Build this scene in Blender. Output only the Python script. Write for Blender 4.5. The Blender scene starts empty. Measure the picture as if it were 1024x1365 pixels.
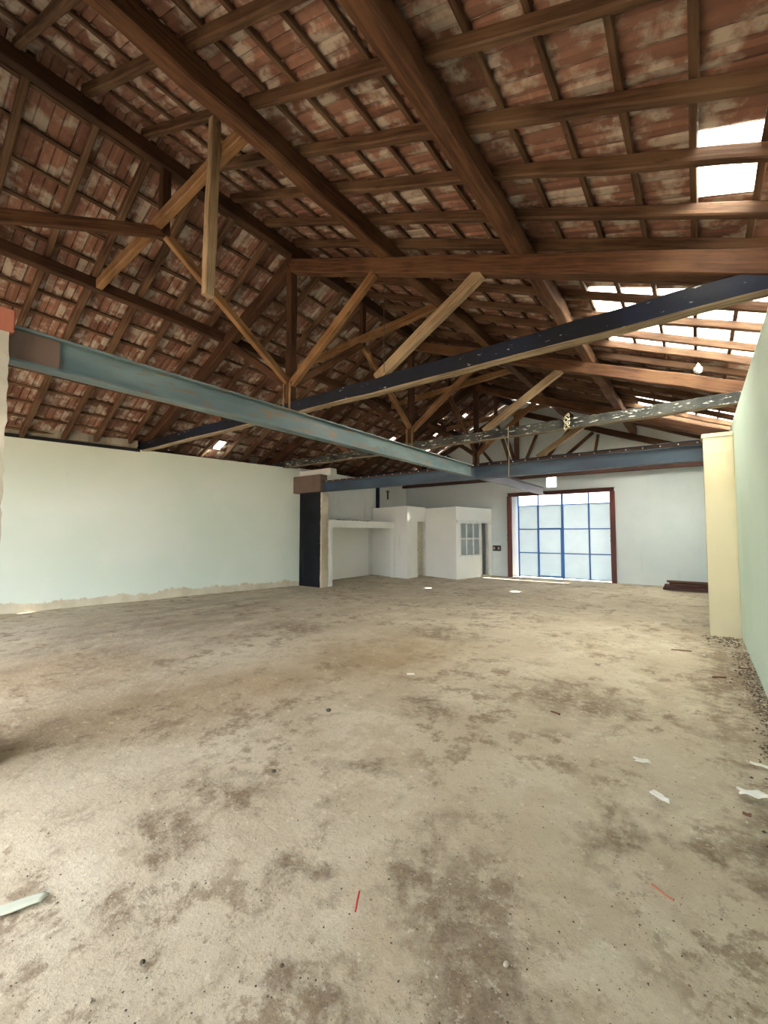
import bpy, bmesh, math, random
from mathutils import Vector, Matrix, noise as mnoise
random.seed(7)
sc = bpy.context.scene
COL = sc.collection

# ------------------------------------------------------------------ camera
F = 561.0                      # focal length in pixels of the 1024x1365 frame
YAW = math.atan((930 - 512) / math.hypot(F, 29)); PITCH = math.atan(29 / F)
FW = Vector((-math.sin(YAW) * math.cos(PITCH), math.cos(YAW) * math.cos(PITCH), math.sin(PITCH)))
RT = Vector((math.cos(YAW), math.sin(YAW), 0)); UP = RT.cross(FW)
EYE = Vector((0, 0, 1.6))
cd = bpy.data.cameras.new('camera'); cam = bpy.data.objects.new('camera', cd); COL.objects.link(cam)
cd.sensor_fit = 'VERTICAL'; cd.sensor_height = 36; cd.lens = 36 * F / 1365; cd.clip_start = .05; cd.clip_end = 300
cam.matrix_world = Matrix((( RT.x, UP.x, -FW.x, EYE.x), (RT.y, UP.y, -FW.y, EYE.y), (RT.z, UP.z, -FW.z, EYE.z), (0, 0, 0, 1)))
sc.camera = cam

# ------------------------------------------------------------------ light
w = bpy.data.worlds.new('sky'); sc.world = w; w.use_nodes = True
bg = w.node_tree.nodes['Background']; bg.inputs[0].default_value = (.93, .97, 1.0, 1); bg.inputs[1].default_value = 1.0
sl = bpy.data.lights.new('sun', 'SUN'); sl.energy = 14.0; sl.angle = math.radians(1.5); sl.color = (1, .94, .83)
sun = bpy.data.objects.new('sun', sl); COL.objects.link(sun)
sun.rotation_euler = Vector((-.34, -.36, -.87)).to_track_quat('-Z', 'Y').to_euler()
def portal(name, loc, direction, sx, sy):
    l = bpy.data.lights.new(name, 'AREA'); l.shape = 'RECTANGLE'; l.size = sx; l.size_y = sy
    o = bpy.data.objects.new(name, l); COL.objects.link(o); o.location = loc
    o.rotation_euler = Vector(direction).to_track_quat('-Z', 'Y').to_euler(); l.cycles.is_portal = True
sc.view_settings.view_transform = 'Standard'; sc.view_settings.look = 'None'
sc.view_settings.exposure = 3.1; sc.view_settings.gamma = 1.0; sc.view_settings.use_curve_mapping = False
sc.cycles.use_denoising = True; sc.cycles.diffuse_bounces = 6; sc.cycles.max_bounces = 10
sc.cycles.sample_clamp_indirect = 6.0; sc.cycles.caustics_reflective = False; sc.cycles.caustics_refractive = False

# ------------------------------------------------------------------ pixel helpers
def ray(x, y): return FW + RT * ((x - 512) / F) + UP * ((682.5 - y) / F)
def on(x, y, ax, v):
    d = ray(x, y); return EYE + d * ((v - EYE[ax]) / d[ax])
def on_plane(x, y, z0, s):
    d = ray(x, y); return EYE + d * ((z0 - EYE.z) / (d.z - s * d.x))
def proj(P):
    d = P - EYE; z = d.dot(FW)
    return (512 + F * d.dot(RT) / z, 682.5 - F * d.dot(UP) / z, z) if z > .05 else (None, None, z)

# ------------------------------------------------------------------ materials
class NT:
    def __init__(s, name):
        s.m = bpy.data.materials.new(name); s.m.use_nodes = True; s.t = s.m.node_tree
        s.b = s.t.nodes['Principled BSDF']; s.out = s.t.nodes['Material Output']
    def n(s, typ, **kw):
        nd = s.t.nodes.new(typ)
        for k, v in kw.items():
            if k == 'ins':
                for i, val in v.items():
                    if hasattr(val, 'is_linked') or isinstance(val, bpy.types.NodeSocket): s.t.links.new(val, nd.inputs[i])
                    else: nd.inputs[i].default_value = val
            else: setattr(nd, k, v)
        return nd
    def link(s, a, b): s.t.links.new(a, b)
    def obj(s): return s.n('ShaderNodeTexCoord').outputs['Object']
    def pos(s): return s.n('ShaderNodeNewGeometry').outputs['Position']
    def mapping(s, v, scale=(1, 1, 1), loc=(0, 0, 0)):
        return s.n('ShaderNodeMapping', ins={'Vector': v, 'Scale': scale, 'Location': loc}).outputs[0]
    def noise(s, v, scale, detail=4, rough=.55, w=None, dist=0):
        nd = s.n('ShaderNodeTexNoise', noise_dimensions='4D' if w is not None else '3D',
                 ins={'Vector': v, 'Scale': scale, 'Detail': detail, 'Roughness': rough, 'Distortion': dist})
        if w is not None: s.link(w, nd.inputs['W'])
        return nd.outputs[0]
    def ramp(s, f, a, b, smooth=True):
        return s.n('ShaderNodeMapRange', interpolation_type='SMOOTHSTEP' if smooth else 'LINEAR',
                   ins={'Value': f, 'From Min': a, 'From Max': b}).outputs[0]
    def math(s, op, a, b=0.0):
        return s.n('ShaderNodeMath', operation=op, ins={0: a, 1: b}).outputs[0]
    def mix(s, f, a, b):
        nd = s.n('ShaderNodeMix', data_type='RGBA')
        for i, val in ((0, f), (6, a), (7, b)):
            if isinstance(val, bpy.types.NodeSocket): s.link(val, nd.inputs[i])
            else: nd.inputs[i].default_value = val if i == 0 else (*val, 1) if len(val) == 3 else val
        return nd.outputs[2]
    def rnd(s): return s.math('MULTIPLY', s.n('ShaderNodeObjectInfo').outputs['Random'], 37.0)
    def bump(s, h, strength=.3, dist=.01):
        s.link(s.n('ShaderNodeBump', ins={'Height': h, 'Strength': strength, 'Distance': dist}).outputs[0], s.b.inputs['Normal'])
    def done(s, col, rough=.8, metal=0.0, spec=.3):
        for k, v in (('Base Color', col), ('Roughness', rough), ('Metallic', metal), ('Specular IOR Level', spec)):
            if isinstance(v, bpy.types.NodeSocket): s.link(v, s.b.inputs[k])
            else: s.b.inputs[k].default_value = (*v, 1) if isinstance(v, tuple) else v
        return s.m

def wood(name, dark, mid, light, lightness=.5):
    t = NT(name); o = t.obj(); r = t.rnd()
    g = t.noise(t.mapping(o, (1.3, 22, 22)), 1.6, 6, .6, r)
    b = t.noise(o, 1.1, 3, .5, r)
    k = t.noise(t.mapping(o, (2, 5, 5)), 2.2, 5, .65, r)
    c = t.mix(t.ramp(g, .34, .66), dark, mid)
    c = t.mix(t.math('MULTIPLY', t.ramp(b, .42, .68), lightness), c, light)
    c = t.mix(t.math('MULTIPLY', t.ramp(k, .60, .72), .6), c, tuple(x * .35 for x in dark))
    t.bump(g, .5, .012)
    return t.done(c, .75, 0, .25)
M = {}
M['wood_dark'] = wood('dark_stained_timber', (.024, .011, .006), (.068, .030, .014), (.12, .058, .027))
M['wood_mid'] = wood('brown_timber', (.048, .020, .010), (.125, .056, .026), (.21, .110, .053))
M['wood_rafter'] = wood('greyed_rafter_timber', (.048, .023, .012), (.120, .064, .034), (.21, .130, .075))
M['wood_tan'] = wood('tan_timber', (.10, .048, .019), (.23, .120, .050), (.34, .20, .095), .7)
M['wood_pale'] = wood('pale_timber', (.17, .112, .062), (.31, .22, .13), (.42, .32, .20), .7)

def painted_tie(name, paint, paint2, chip_lo, bottom):
    t = NT(name); o = t.obj(); r = t.rnd()
    g = t.noise(t.mapping(o, (1.3, 22, 22)), 1.6, 6, .6, r)
    chip = t.noise(t.mapping(o, (2.2, 7, 9)), 3.0, 8, .72, r)
    p = t.mix(t.ramp(t.noise(o, 1.6, 4, .6, r), .38, .64), paint, paint2)
    raw = t.mix(t.ramp(g, .35, .65), (.20, .14, .085), (.42, .34, .23))
    c = t.mix(t.ramp(chip, chip_lo, chip_lo + .03), p, (.62, .60, .54))
    nz = t.n('ShaderNodeSeparateXYZ', ins={0: t.n('ShaderNodeTexCoord').outputs['Normal']}).outputs[2]
    under = t.math('MULTIPLY', t.ramp(nz, -.5, -.75), bottom)
    c = t.mix(under, c, raw)
    t.bump(chip, .35, .01)
    return t.done(c, t.math('ADD', t.math('MULTIPLY', under, .3), .5), 0, .3)
M['tie_blue'] = painted_tie('chipped_navy_paint', (.0035, .005, .010), (.006, .011, .030), .625, 1.0)
M['tie_black'] = painted_tie('flaking_black_paint', (.014, .017, .016), (.065, .068, .058), .57, .7)
M['tie_navy'] = painted_tie('navy_paint', (.008, .014, .034), (.016, .028, .062), .74, .3)

def steel(name, a, b, rust, lo=.56, rough=.45):
    t = NT(name); o = t.obj(); r = t.rnd()
    n1 = t.noise(t.mapping(o, (.5, 2, 2)), 1.5, 4, .55, r)
    n2 = t.noise(t.mapping(o, (.9, 5, 5)), 2.4, 8, .7, r)
    c = t.mix(t.ramp(n1, .36, .64), a, b)
    c = t.mix(t.ramp(n2, lo, lo + .09), c, rust)
    t.bump(n2, .2, .006)
    return t.done(c, rough, .0, .5)
M['steel_green'] = steel('faded_teal_steel_paint', (.085, .145, .165), (.175, .245, .250), (.20, .135, .085), .52)
M['steel_blue'] = steel('dull_blue_steel_paint', (.022, .040, .068), (.050, .088, .130), (.060, .045, .045), .60)
M['steel_mauve'] = steel('grey_violet_steel', (.13, .13, .18), (.20, .20, .25), (.12, .09, .09), .64)
M['steel_red'] = steel('red_oxide_steel', (.085, .020, .016), (.15, .040, .030), (.060, .022, .018), .58, .6)
M['steel_brown'] = steel('rust_brown_steel', (.060, .022, .018), (.11, .045, .035), (.05, .02, .016), .58, .7)
M['gate_blue'] = steel('bright_blue_gate_paint', (.020, .125, .42), (.030, .17, .52), (.02, .08, .25), .72, .4)
M['iron'] = steel('dark_iron', (.03, .022, .018), (.07, .05, .035), (.14, .075, .03), .5, .6)
M['strap'] = steel('rusty_iron_strap', (.10, .055, .022), (.20, .12, .045), (.26, .15, .05), .5, .6)

def plaster(name, a, b, stain, s_lo=.62, base=None, bump=.15, grime=None):
    t = NT(name); p = t.pos()
    n1 = t.noise(p, .55, 4, .55); n2 = t.noise(p, 2.6, 7, .65); n3 = t.noise(t.mapping(p, (3, 3, .35)), 1.4, 5, .6)
    c = t.mix(t.ramp(n1, .36, .64), a, b)
    c = t.mix(t.math('MULTIPLY', t.ramp(n3, s_lo - .08, s_lo + .10), .45), c, stain)
    c = t.mix(t.math('MULTIPLY', t.ramp(n2, .66, .74), .35), c, stain)
    z = t.n('ShaderNodeSeparateXYZ', ins={0: p}).outputs[2]
    if base:
        e = t.math('ADD', z, t.math('MULTIPLY', t.math('SUBTRACT', t.noise(p, 1.3, 7, .68), .5), .55))
        c = t.mix(t.ramp(e, base[0] + .015, base[0] - .015), c, t.mix(t.ramp(n2, .35, .65), base[1], base[2]))
    t.bump(n2, bump, .01)
    return t.done(c, .85, 0, .25)
M['wall_mint'] = plaster('pale_mint_wall_paint', (.62, .71, .63), (.68, .745, .68), (.55, .60, .52), .72, (.17, (.50, .45, .33), (.60, .56, .44)))
M['wall_mint_right'] = plaster('mint_wall_paint', (.55, .70, .58), (.62, .75, .64), (.52, .62, .50), .64)
M['wall_white'] = plaster('off_white_wall_paint', (.70, .72, .68), (.77, .78, .75), (.58, .56, .48), .64)
M['wall_gable'] = plaster('cool_white_wall_paint', (.60, .675, .70), (.67, .735, .76), (.54, .58, .58), .70)
M['booth'] = plaster('white_booth_paint', (.82, .83, .80), (.86, .87, .84), (.70, .68, .60), .70)
M['cream'] = plaster('cream_column_plaster', (.60, .535, .355), (.68, .62, .44), (.42, .37, .25), .62)
M['raw'] = plaster('raw_beige_render', (.44, .38, .28), (.60, .54, .43), (.25, .21, .16), .56, None, .5)
M['rough_masonry'] = plaster('rough_grey_masonry', (.34, .32, .26), (.56, .53, .44), (.12, .11, .09), .52, None, .9)
M['concrete_edge'] = plaster('weathered_concrete', (.20, .185, .15), (.36, .34, .28), (.05, .05, .045), .55, None, .8)
M['brick'] = plaster('red_brick_clay', (.34, .115, .075), (.42, .17, .11), (.55, .42, .33), .6, None, .5)
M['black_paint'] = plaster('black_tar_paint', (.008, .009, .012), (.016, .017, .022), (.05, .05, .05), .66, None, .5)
M['brown_box'] = plaster('brown_lintel_paint', (.150, .105, .085), (.185, .130, .105), (.11, .075, .06), .6)
M['paper'] = plaster('white_paper', (.78, .76, .70), (.82, .80, .76), (.55, .5, .42), .7)
M['rope'] = plaster('pale_rope_fibre', (.52, .47, .33), (.62, .57, .42), (.35, .30, .2), .6)

def plain(name, c, rough=.6, metal=0.0):
    t = NT(name); n = t.noise(t.obj(), 6, 3)
    return t.done(t.mix(t.ramp(n, .35, .65), tuple(x * .85 for x in c), c), rough, metal)
M['black'] = plain('black_plastic', (.02, .02, .02), .5)
M['white_paint'] = plain('white_gloss_paint', (.80, .81, .79), .5)
M['plastic_bag'] = plain('thin_white_plastic', (.80, .84, .84), .4)
M['cream_door'] = plain('cream_door_paint', (.66, .60, .46), .6)
M['red_strip'] = plain('red_plastic', (.55, .06, .05), .5)
M['shard'] = plain('pale_green_shard', (.58, .61, .51), .5)
M['stone_dark'] = plain('dark_stone', (.09, .075, .055), .9)
M['stone'] = plain('light_rubble', (.52, .46, .36), .9)
M['dirt'] = plain('brown_dirt', (.15, .11, .075), .95)
M['twig'] = plain('reddish_splinter', (.16, .080, .048), .8)
def glassy(name, col, trans_w, col2):
    t = NT(name); t.t.nodes.remove(t.b); n = t.noise(t.pos(), 3.0, 4)
    c = t.mix(t.ramp(n, .35, .65), col, col2)
    a = t.n('ShaderNodeBsdfTranslucent', ins={'Color': c}); d = t.n('ShaderNodeBsdfDiffuse', ins={'Color': c})
    g = t.n('ShaderNodeBsdfGlossy', ins={'Roughness': .25})
    mx = t.n('ShaderNodeMixShader', ins={0: trans_w}); t.link(d.outputs[0], mx.inputs[1]); t.link(a.outputs[0], mx.inputs[2])
    m2 = t.n('ShaderNodeMixShader', ins={0: .06}); t.link(mx.outputs[0], m2.inputs[1]); t.link(g.outputs[0], m2.inputs[2])
    t.link(m2.outputs[0], t.out.inputs[0]); return t.m
M['skylight'] = glassy('milky_glass_tile', (.92, .93, .90), .9, (.95, .95, .93))
M['frosted'] = glassy('frosted_gate_glass', (.50, .58, .62), .25, (.53, .61, .65))
M['booth_glass'] = glassy('dusty_window_glass', (.40, .47, .49), .4, (.46, .52, .54))

def tile_mat():
    t = NT('old_terracotta'); o = t.obj(); g = t.n('ShaderNodeNewGeometry')
    r = t.math('ADD', t.rnd(), t.math('MULTIPLY', g.outputs['Random Per Island'], 53.0))
    big = t.noise(o, 3.2, 3, .5, r); fine = t.noise(o, 13, 6, .65, r); tint = t.noise(t.mapping(o, (0, 0, 0)), 1, 0, 0, r)
    c = t.mix(t.ramp(tint, .30, .70), (.135, .062, .042), (.33, .175, .125))
    c = t.mix(t.ramp(t.noise(o, 7, 4, .6, r), .35, .7), c, (.21, .108, .076))
    c = t.mix(t.math('MULTIPLY', t.ramp(t.math('ADD', t.math('MULTIPLY', big, .7), t.math('MULTIPLY', fine, .3)), .48, .59), .80), c, (.48, .415, .345))
    c = t.mix(t.math('MULTIPLY', t.ramp(fine, .62, .72), .7), c, (.07, .032, .02))
    t.bump(fine, .4, .008)
    return t.done(c, .85, 0, .2)
M['tile'] = tile_mat()

def floor_mat():
    t = NT('dirty_concrete_floor'); p = t.pos()
    wob = t.n('ShaderNodeTexNoise', ins={'Vector': p, 'Scale': 1.7, 'Detail': 6, 'Roughness': .68}).outputs['Color']
    wv = t.n('ShaderNodeVectorMath', operation='SUBTRACT', ins={0: wob, 1: (.5, .5, .5)}).outputs[0]
    wv = t.n('ShaderNodeVectorMath', operation='MULTIPLY', ins={0: wv, 1: (1.1, 1.1, 0)}).outputs[0]
    wp = t.n('ShaderNodeVectorMath', operation='ADD', ins={0: p, 1: wv}).outputs[0]
    n1 = t.noise(p, .5, 5, .6); n2 = t.noise(p, 2.2, 12, .72); n3 = t.noise(p, 9, 12, .75); n4 = t.noise(p, 38, 8, .75)
    ns = t.noise(t.mapping(p, (2.2, .7, 1)), 1.3, 12, .72)
    c = t.mix(t.ramp(n1, .36, .64), (.465, .385, .28), (.54, .465, .355))
    c = t.mix(t.ramp(n2, .42, .62), c, (.625, .555, .435))
    c = t.mix(t.math('MULTIPLY', t.ramp(t.noise(p, 1.1, 12, .74), .50, .60), .55), c, (.40, .315, .22))
    def blob(x, y, r, ry=None, ang=0):
        ry = ry or r
        m = t.n('ShaderNodeMapping', vector_type='TEXTURE', ins={'Vector': wp, 'Location': (x, y, 0), 'Rotation': (0, 0, ang), 'Scale': (r, ry, 1)}).outputs[0]
        ln = t.n('ShaderNodeVectorMath', operation='LENGTH', ins={0: t.n('ShaderNodeVectorMath', operation='MULTIPLY', ins={0: m, 1: (1, 1, 0)}).outputs[0]}).outputs['Value']
        return t.ramp(ln, 1.5, .25)
    def union(lst):
        f = lst[0]
        for b in lst[1:]: f = t.math('MAXIMUM', f, b)
        return f
    earth = union([blob(-4.1, 2.1, .75, 2.6, -.30), blob(-3.4, 4.4, 1.0, 1.6, -.2), blob(-6.2, 1.6, 1.2, 1.4, 0)])
    c = t.mix(t.math('MULTIPLY', earth, .75), c, t.mix(t.ramp(n2, .35, .7), (.33, .235, .135), (.43, .32, .20)))
    grey = union([blob(-7.5, 3.6, 1.6, 2.6, -.1), blob(-8.8, 5.5, 1.3, 2.4, -.1)])
    c = t.mix(t.math('MULTIPLY', t.math('MULTIPLY', grey, t.ramp(ns, .36, .58)), .6), c, (.27, .225, .17))
    stains = union([blob(-1.09, 1.11, .20, .15), blob(-2.35, 1.15, .28, .20, .3), blob(-2.05, .95, .22, .12), blob(-1.55, 1.52, .20, .13),
                    blob(-2.5, 1.62, .34, .18, .5), blob(-.42, 2.62, .16, .22), blob(.05, 2.66, .20, .16), blob(-1.1, 4.4, .7, .5),
                    blob(-1.15, 1.9, .24, .3), blob(-.85, 1.75, .28, .36), blob(-.6, 1.5, .25, .22), blob(-2.1, 3.4, .35, .2),
                    blob(.25, 6.2, .32, 2.4), blob(-3.4, 6.1, .7, .35), blob(-5.6, 4.9, .7, .5), blob(-1.9, 2.4, .28, .12, .6), blob(.3, 3.0, .25, .5)])
    sm = t.math('MULTIPLY', stains, t.ramp(t.math('ADD', t.math('MULTIPLY', n2, .6), t.math('MULTIPLY', n3, .4)), .42, .54))
    c = t.mix(t.math('MULTIPLY', sm, .85), c, t.mix(t.ramp(n4, .4, .6), (.14, .095, .06), (.26, .185, .12)))
    c = t.mix(t.math('MULTIPLY', t.math('MULTIPLY', t.ramp(ns, .50, .66), t.ramp(n3, .44, .6)), .62), c, (.22, .16, .105))
    c = t.mix(t.math('MULTIPLY', t.ramp(n4, .56, .68), .55), c, (.20, .145, .10))
    c = t.mix(t.math('MULTIPLY', t.math('MULTIPLY', t.ramp(t.noise(p, 24, 4, .6), .62, .70), t.ramp(n2, .45, .6)), .8), c, (.70, .65, .55))
    mo = t.math('MULTIPLY', t.ramp(t.noise(p, 3.6, 12, .78), .50, .58), t.ramp(t.noise(p, .8, 4, .6), .44, .56))
    c = t.mix(t.math('MULTIPLY', mo, .78), c, t.mix(t.ramp(n4, .42, .6), (.20, .135, .085), (.30, .225, .15)))
    fl = t.ramp(t.noise(p, 15, 7, .7), .60, .66)
    c = t.mix(t.math('MULTIPLY', fl, .55), c, (.68, .61, .49))
    pale = t.ramp(t.noise(wp, .9, 6, .65), .60, .70)
    c = t.mix(t.math('MULTIPLY', pale, .45), c, (.62, .56, .45))
    v = t.n('ShaderNodeTexVoronoi', feature='DISTANCE_TO_EDGE', ins={'Vector': wp, 'Scale': .42}).outputs['Distance']
    crack = t.math('MULTIPLY', t.ramp(v, .006, .0), t.ramp(n1, .48, .56))
    c = t.mix(t.math('MULTIPLY', crack, .35), c, (.10, .075, .05))
    h = t.math('ADD', t.math('MULTIPLY', n3, .7), t.math('MULTIPLY', n4, .3))
    h = t.math('SUBTRACT', h, t.math('MULTIPLY', sm, .35))
    t.bump(h, .7, .03)
    return t.done(c, .82, 0, .3)
M['floor'] = floor_mat()
M['yard'] = plaster('yard_earth', (.16, .12, .085), (.20, .155, .11), (.12, .09, .06), .6)

# ------------------------------------------------------------------ object helpers
WM = {}
def link(name, me, mat, parent=None, mw=None):
    o = bpy.data.objects.new(name, me)
    if mat is not None and not me.materials: me.materials.append(M[mat])
    COL.objects.link(o)
    mw = mw or Matrix()
    if parent is not None:
        o.parent = parent; o.matrix_local = WM.get(parent.name, parent.matrix_world).inverted() @ mw
    else: o.matrix_world = mw
    WM[o.name] = mw.copy()
    return o
def tag(o, label, cat=None, group=None, kind=None):
    o['label'] = label
    if cat: o['category'] = cat
    if group: o['group'] = group
    if kind: o['kind'] = kind
    return o
def empty(name, loc, label, cat=None, group=None, kind=None):
    o = bpy.data.objects.new(name, None); COL.objects.link(o); o.location = loc; o.empty_display_size = .2
    o.matrix_world = Matrix.Translation(loc); return tag(o, label, cat, group, kind)
def pymesh(name, v, f, smooth=False):
    me = bpy.data.meshes.new(name); me.from_pydata([tuple(a) for a in v], [], f)
    bm = bmesh.new(); bm.from_mesh(me); bmesh.ops.recalc_face_normals(bm, faces=bm.faces); bm.to_mesh(me); bm.free()
    if smooth: me.polygons.foreach_set('use_smooth', [True] * len(me.polygons))
    me.update(); return me
def frame(p0, p1, up=(0, 0, 1)):
    p0, p1 = Vector(p0), Vector(p1); x = (p1 - p0).normalized(); u = Vector(up)
    if abs(x.dot(u)) > .98: u = Vector((0, 1, 0))
    y = u.cross(x).normalized(); z = x.cross(y)
    return Matrix(((x.x, y.x, z.x, p0.x), (x.y, y.y, z.y, p0.y), (x.z, y.z, z.z, p0.z), (0, 0, 0, 1))), (p1 - p0).length
def beam_mesh(L, w_, h_, n=6, jit=.006, ch=.012, bow=0.0, taper=1.0):
    v, f = [], []
    sec = [(-w_/2 + ch, -h_/2), (w_/2 - ch, -h_/2), (w_/2, -h_/2 + ch), (w_/2, h_/2 - ch), (w_/2 - ch, h_/2), (-w_/2 + ch, h_/2), (-w_/2, h_/2 - ch), (-w_/2, -h_/2 + ch)]
    for i in range(n + 1):
        t = i / n; dy, dz = random.uniform(-jit, jit), random.uniform(-jit, jit) + bow * math.sin(math.pi * t)
        s = 1 + (taper - 1) * t; k = 1 + random.uniform(-jit, jit) / max(w_, .03)
        for (a, b) in sec: v.append((t * L, a * s * k + dy, b * s * k + dz))
    for i in range(n):
        for j in range(8):
            a, b = i * 8 + j, i * 8 + (j + 1) % 8; f.append((a, b, b + 8, a + 8))
    f.append(tuple(range(7, -1, -1))); f.append(tuple(n * 8 + j for j in range(8)))
    return pymesh('beam', v, f)
def beam(name, p0, p1, w_, h_, mat, parent=None, n=6, jit=.006, ch=.012, bow=0.0, taper=1.0, up=(0, 0, 1)):
    mw, L = frame(p0, p1, up)
    return link(name, beam_mesh(L, w_, h_, n, jit, ch, bow, taper), mat, parent, mw)
def box(name, lo, hi, mat, parent=None, bev=.0):
    lo, hi = Vector(lo), Vector(hi); c = (lo + hi) / 2; d = (hi - lo) / 2
    bm = bmesh.new(); bmesh.ops.create_cube(bm, size=2)
    for q in bm.verts: q.co = Vector((q.co.x * d.x, q.co.y * d.y, q.co.z * d.z))
    if bev: bmesh.ops.bevel(bm, geom=list(bm.edges), offset=bev, segments=2, affect='EDGES')
    me = bpy.data.meshes.new(name); bm.to_mesh(me); bm.free()
    return link(name, me, mat, parent, Matrix.Translation(c))
def prism(name, poly, z0, z1, mat, parent=None):
    n = len(poly); cx = sum(p[0] for p in poly) / n; cy = sum(p[1] for p in poly) / n
    v = [(x - cx, y - cy, 0) for x, y in poly] + [(x - cx, y - cy, z1 - z0) for x, y in poly]
    f = [tuple(range(n)), tuple(range(n, 2 * n))] + [(i, (i + 1) % n, n + (i + 1) % n, n + i) for i in range(n)]
    return link(name, pymesh(name, v, f), mat, parent, Matrix.Translation((cx, cy, z0)))
def ibeam(name, p0, p1, w_, h_, mat, parent=None, tf=.018, tw=.014):
    mw, L = frame(p0, p1)
    a, b = w_/2, h_/2
    s = [(-a, -b), (a, -b), (a, -b+tf), (tw/2, -b+tf), (tw/2, b-tf), (a, b-tf), (a, b), (-a, b), (-a, b-tf), (-tw/2, b-tf), (-tw/2, -b+tf), (-a, -b+tf)]
    n = len(s); v = [(0, y, z) for y, z in s] + [(L, y, z) for y, z in s]
    f = [tuple(range(n)), tuple(range(n, 2*n))] + [(i, (i+1) % n, n + (i+1) % n, n + i) for i in range(n)]
    return link(name, pymesh(name, v, f), mat, parent, mw)
def tube(name, pts, r, mat, parent=None, seg=6):
    v, f = [], []; pts = [Vector(p) for p in pts]; o = pts[0].copy()
    for i, p in enumerate(pts):
        d = (pts[min(i+1, len(pts)-1)] - pts[max(i-1, 0)]).normalized()
        u = d.cross(Vector((0, 0, 1)) if abs(d.z) < .9 else Vector((1, 0, 0))).normalized(); q = d.cross(u)
        for j in range(seg):
            a = 2 * math.pi * j / seg; v.append(p - o + u * (r * math.cos(a)) + q * (r * math.sin(a)))
    for i in range(len(pts) - 1):
        for j in range(seg):
            a, b = i*seg + j, i*seg + (j+1) % seg; f.append((a, b, b+seg, a+seg))
    f.append(tuple(range(seg))); f.append(tuple((len(pts)-1)*seg + j for j in range(seg)))
    return link(name, pymesh(name, v, f, True), mat, parent, Matrix.Translation(o))

# ================================================================== THE SETTING
Y0, Y1 = -1.2, 15.65                     # back opening, gable wall
RX, RZ = -5.5, 6.66                      # ridge line: x, height of the rafter centres
SL, SR = .525, .40                       # slopes, left and right
ZL = lambda x: RZ + SL * (x - RX)
ZR = lambda x: RZ - SR * (x - RX)
XL = lambda y: -11.24 + .179 * (y - 2.27)    # inner face of the skewed left wall

# floor: uneven slab
v, f = [], []; nx, ny = 150, 210; fx0, fx1 = -11.7, .95
for j in range(ny + 1):
    for i in range(nx + 1):
        x = fx0 + (fx1 - fx0) * i / nx; y = Y0 + (Y1 + .4 - Y0) * j / ny
        z = -.012 + .010 * mnoise.noise((x * .9, y * .9, 0)) + .005 * mnoise.noise((x * 4, y * 4, 3))
        v.append((x, y, z))
for j in range(ny):
    for i in range(nx):
        a = j * (nx + 1) + i; f.append((a, a + 1, a + nx + 2, a + nx + 1))
tag(link('floor', pymesh('floor', v, f, True), 'floor'), 'stained and dusty beige concrete floor of the hall', kind='structure')
tag(box('yard_ground', (-60, -60, -.35), (60, 90, -.06), 'yard'), 'dark earth ground outside the hall', kind='structure')  # unseen earth yard, darkened to cut light bounced up to the roof

# left wall (skewed), with ledge and concrete upstand above
prism_left = [(XL(-1.2), -1.2), (XL(9.05), 9.05), (XL(9.05) - .5, 9.05), (XL(-1.2) - .5, -1.2)]
tag(prism('wall_left', prism_left, -.05, 3.64, 'wall_mint'), 'long pale mint plastered wall with a peeling beige foot', kind='structure')
o = prism('trim_1', [(XL(-1.2) - .04, -1.2), (XL(4.55) - .04, 4.55), (XL(4.55) - .42, 4.55), (XL(-1.2) - .42, -1.2)], 3.66, 3.86, 'concrete_edge')
bm = bmesh.new(); bm.from_mesh(o.data); bmesh.ops.subdivide_edges(bm, edges=bm.edges, cuts=14, use_grid_fill=True)
for q in bm.verts:
    if q.co.z > .05: q.co += Vector((.05, .03, .05)) * mnoise.noise(q.co * 3.1)
bm.to_mesh(o.data); bm.free()
tag(o, 'crumbling grey concrete edge on top of the mint wall', kind='structure')
tag(prism('shadow_gap_strip', [(XL(-1.2) + .006, -1.2), (XL(4.6) + .006, 4.6), (XL(4.6) - .3, 4.6), (XL(-1.2) - .3, -1.2)], 3.585, 3.662, 'black_paint'), 'black strip standing for the shadow gap between mint wall and concrete edge', kind='structure')  # thin black strip paints in the shaded gap below the concrete edge
tag(box('wall_outer', (-12.1, Y0, -.05), (-11.95, Y1, 3.55), 'rough_masonry'), 'outer masonry wall behind the mint wall', kind='structure')
tag(box('wall_left_far', (-10.65, 9.3, -.05), (-10.4, Y1, 3.75), 'wall_white'), 'off white wall behind and above the booths', kind='structure')

# right wall: inner leaf up to its ledge, and the set back leaf up to the roof
tag(box('wall_right', (.5, Y0, -.05), (.95, Y1, 3.38), 'wall_mint_right'), 'tall mint green wall along the right edge', kind='structure')
tag(box('wall_right_upper', (.84, Y0, 3.38), (.95, Y1, 4.03), 'rough_masonry'), 'set back upper masonry strip above the mint wall', kind='structure')

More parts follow.
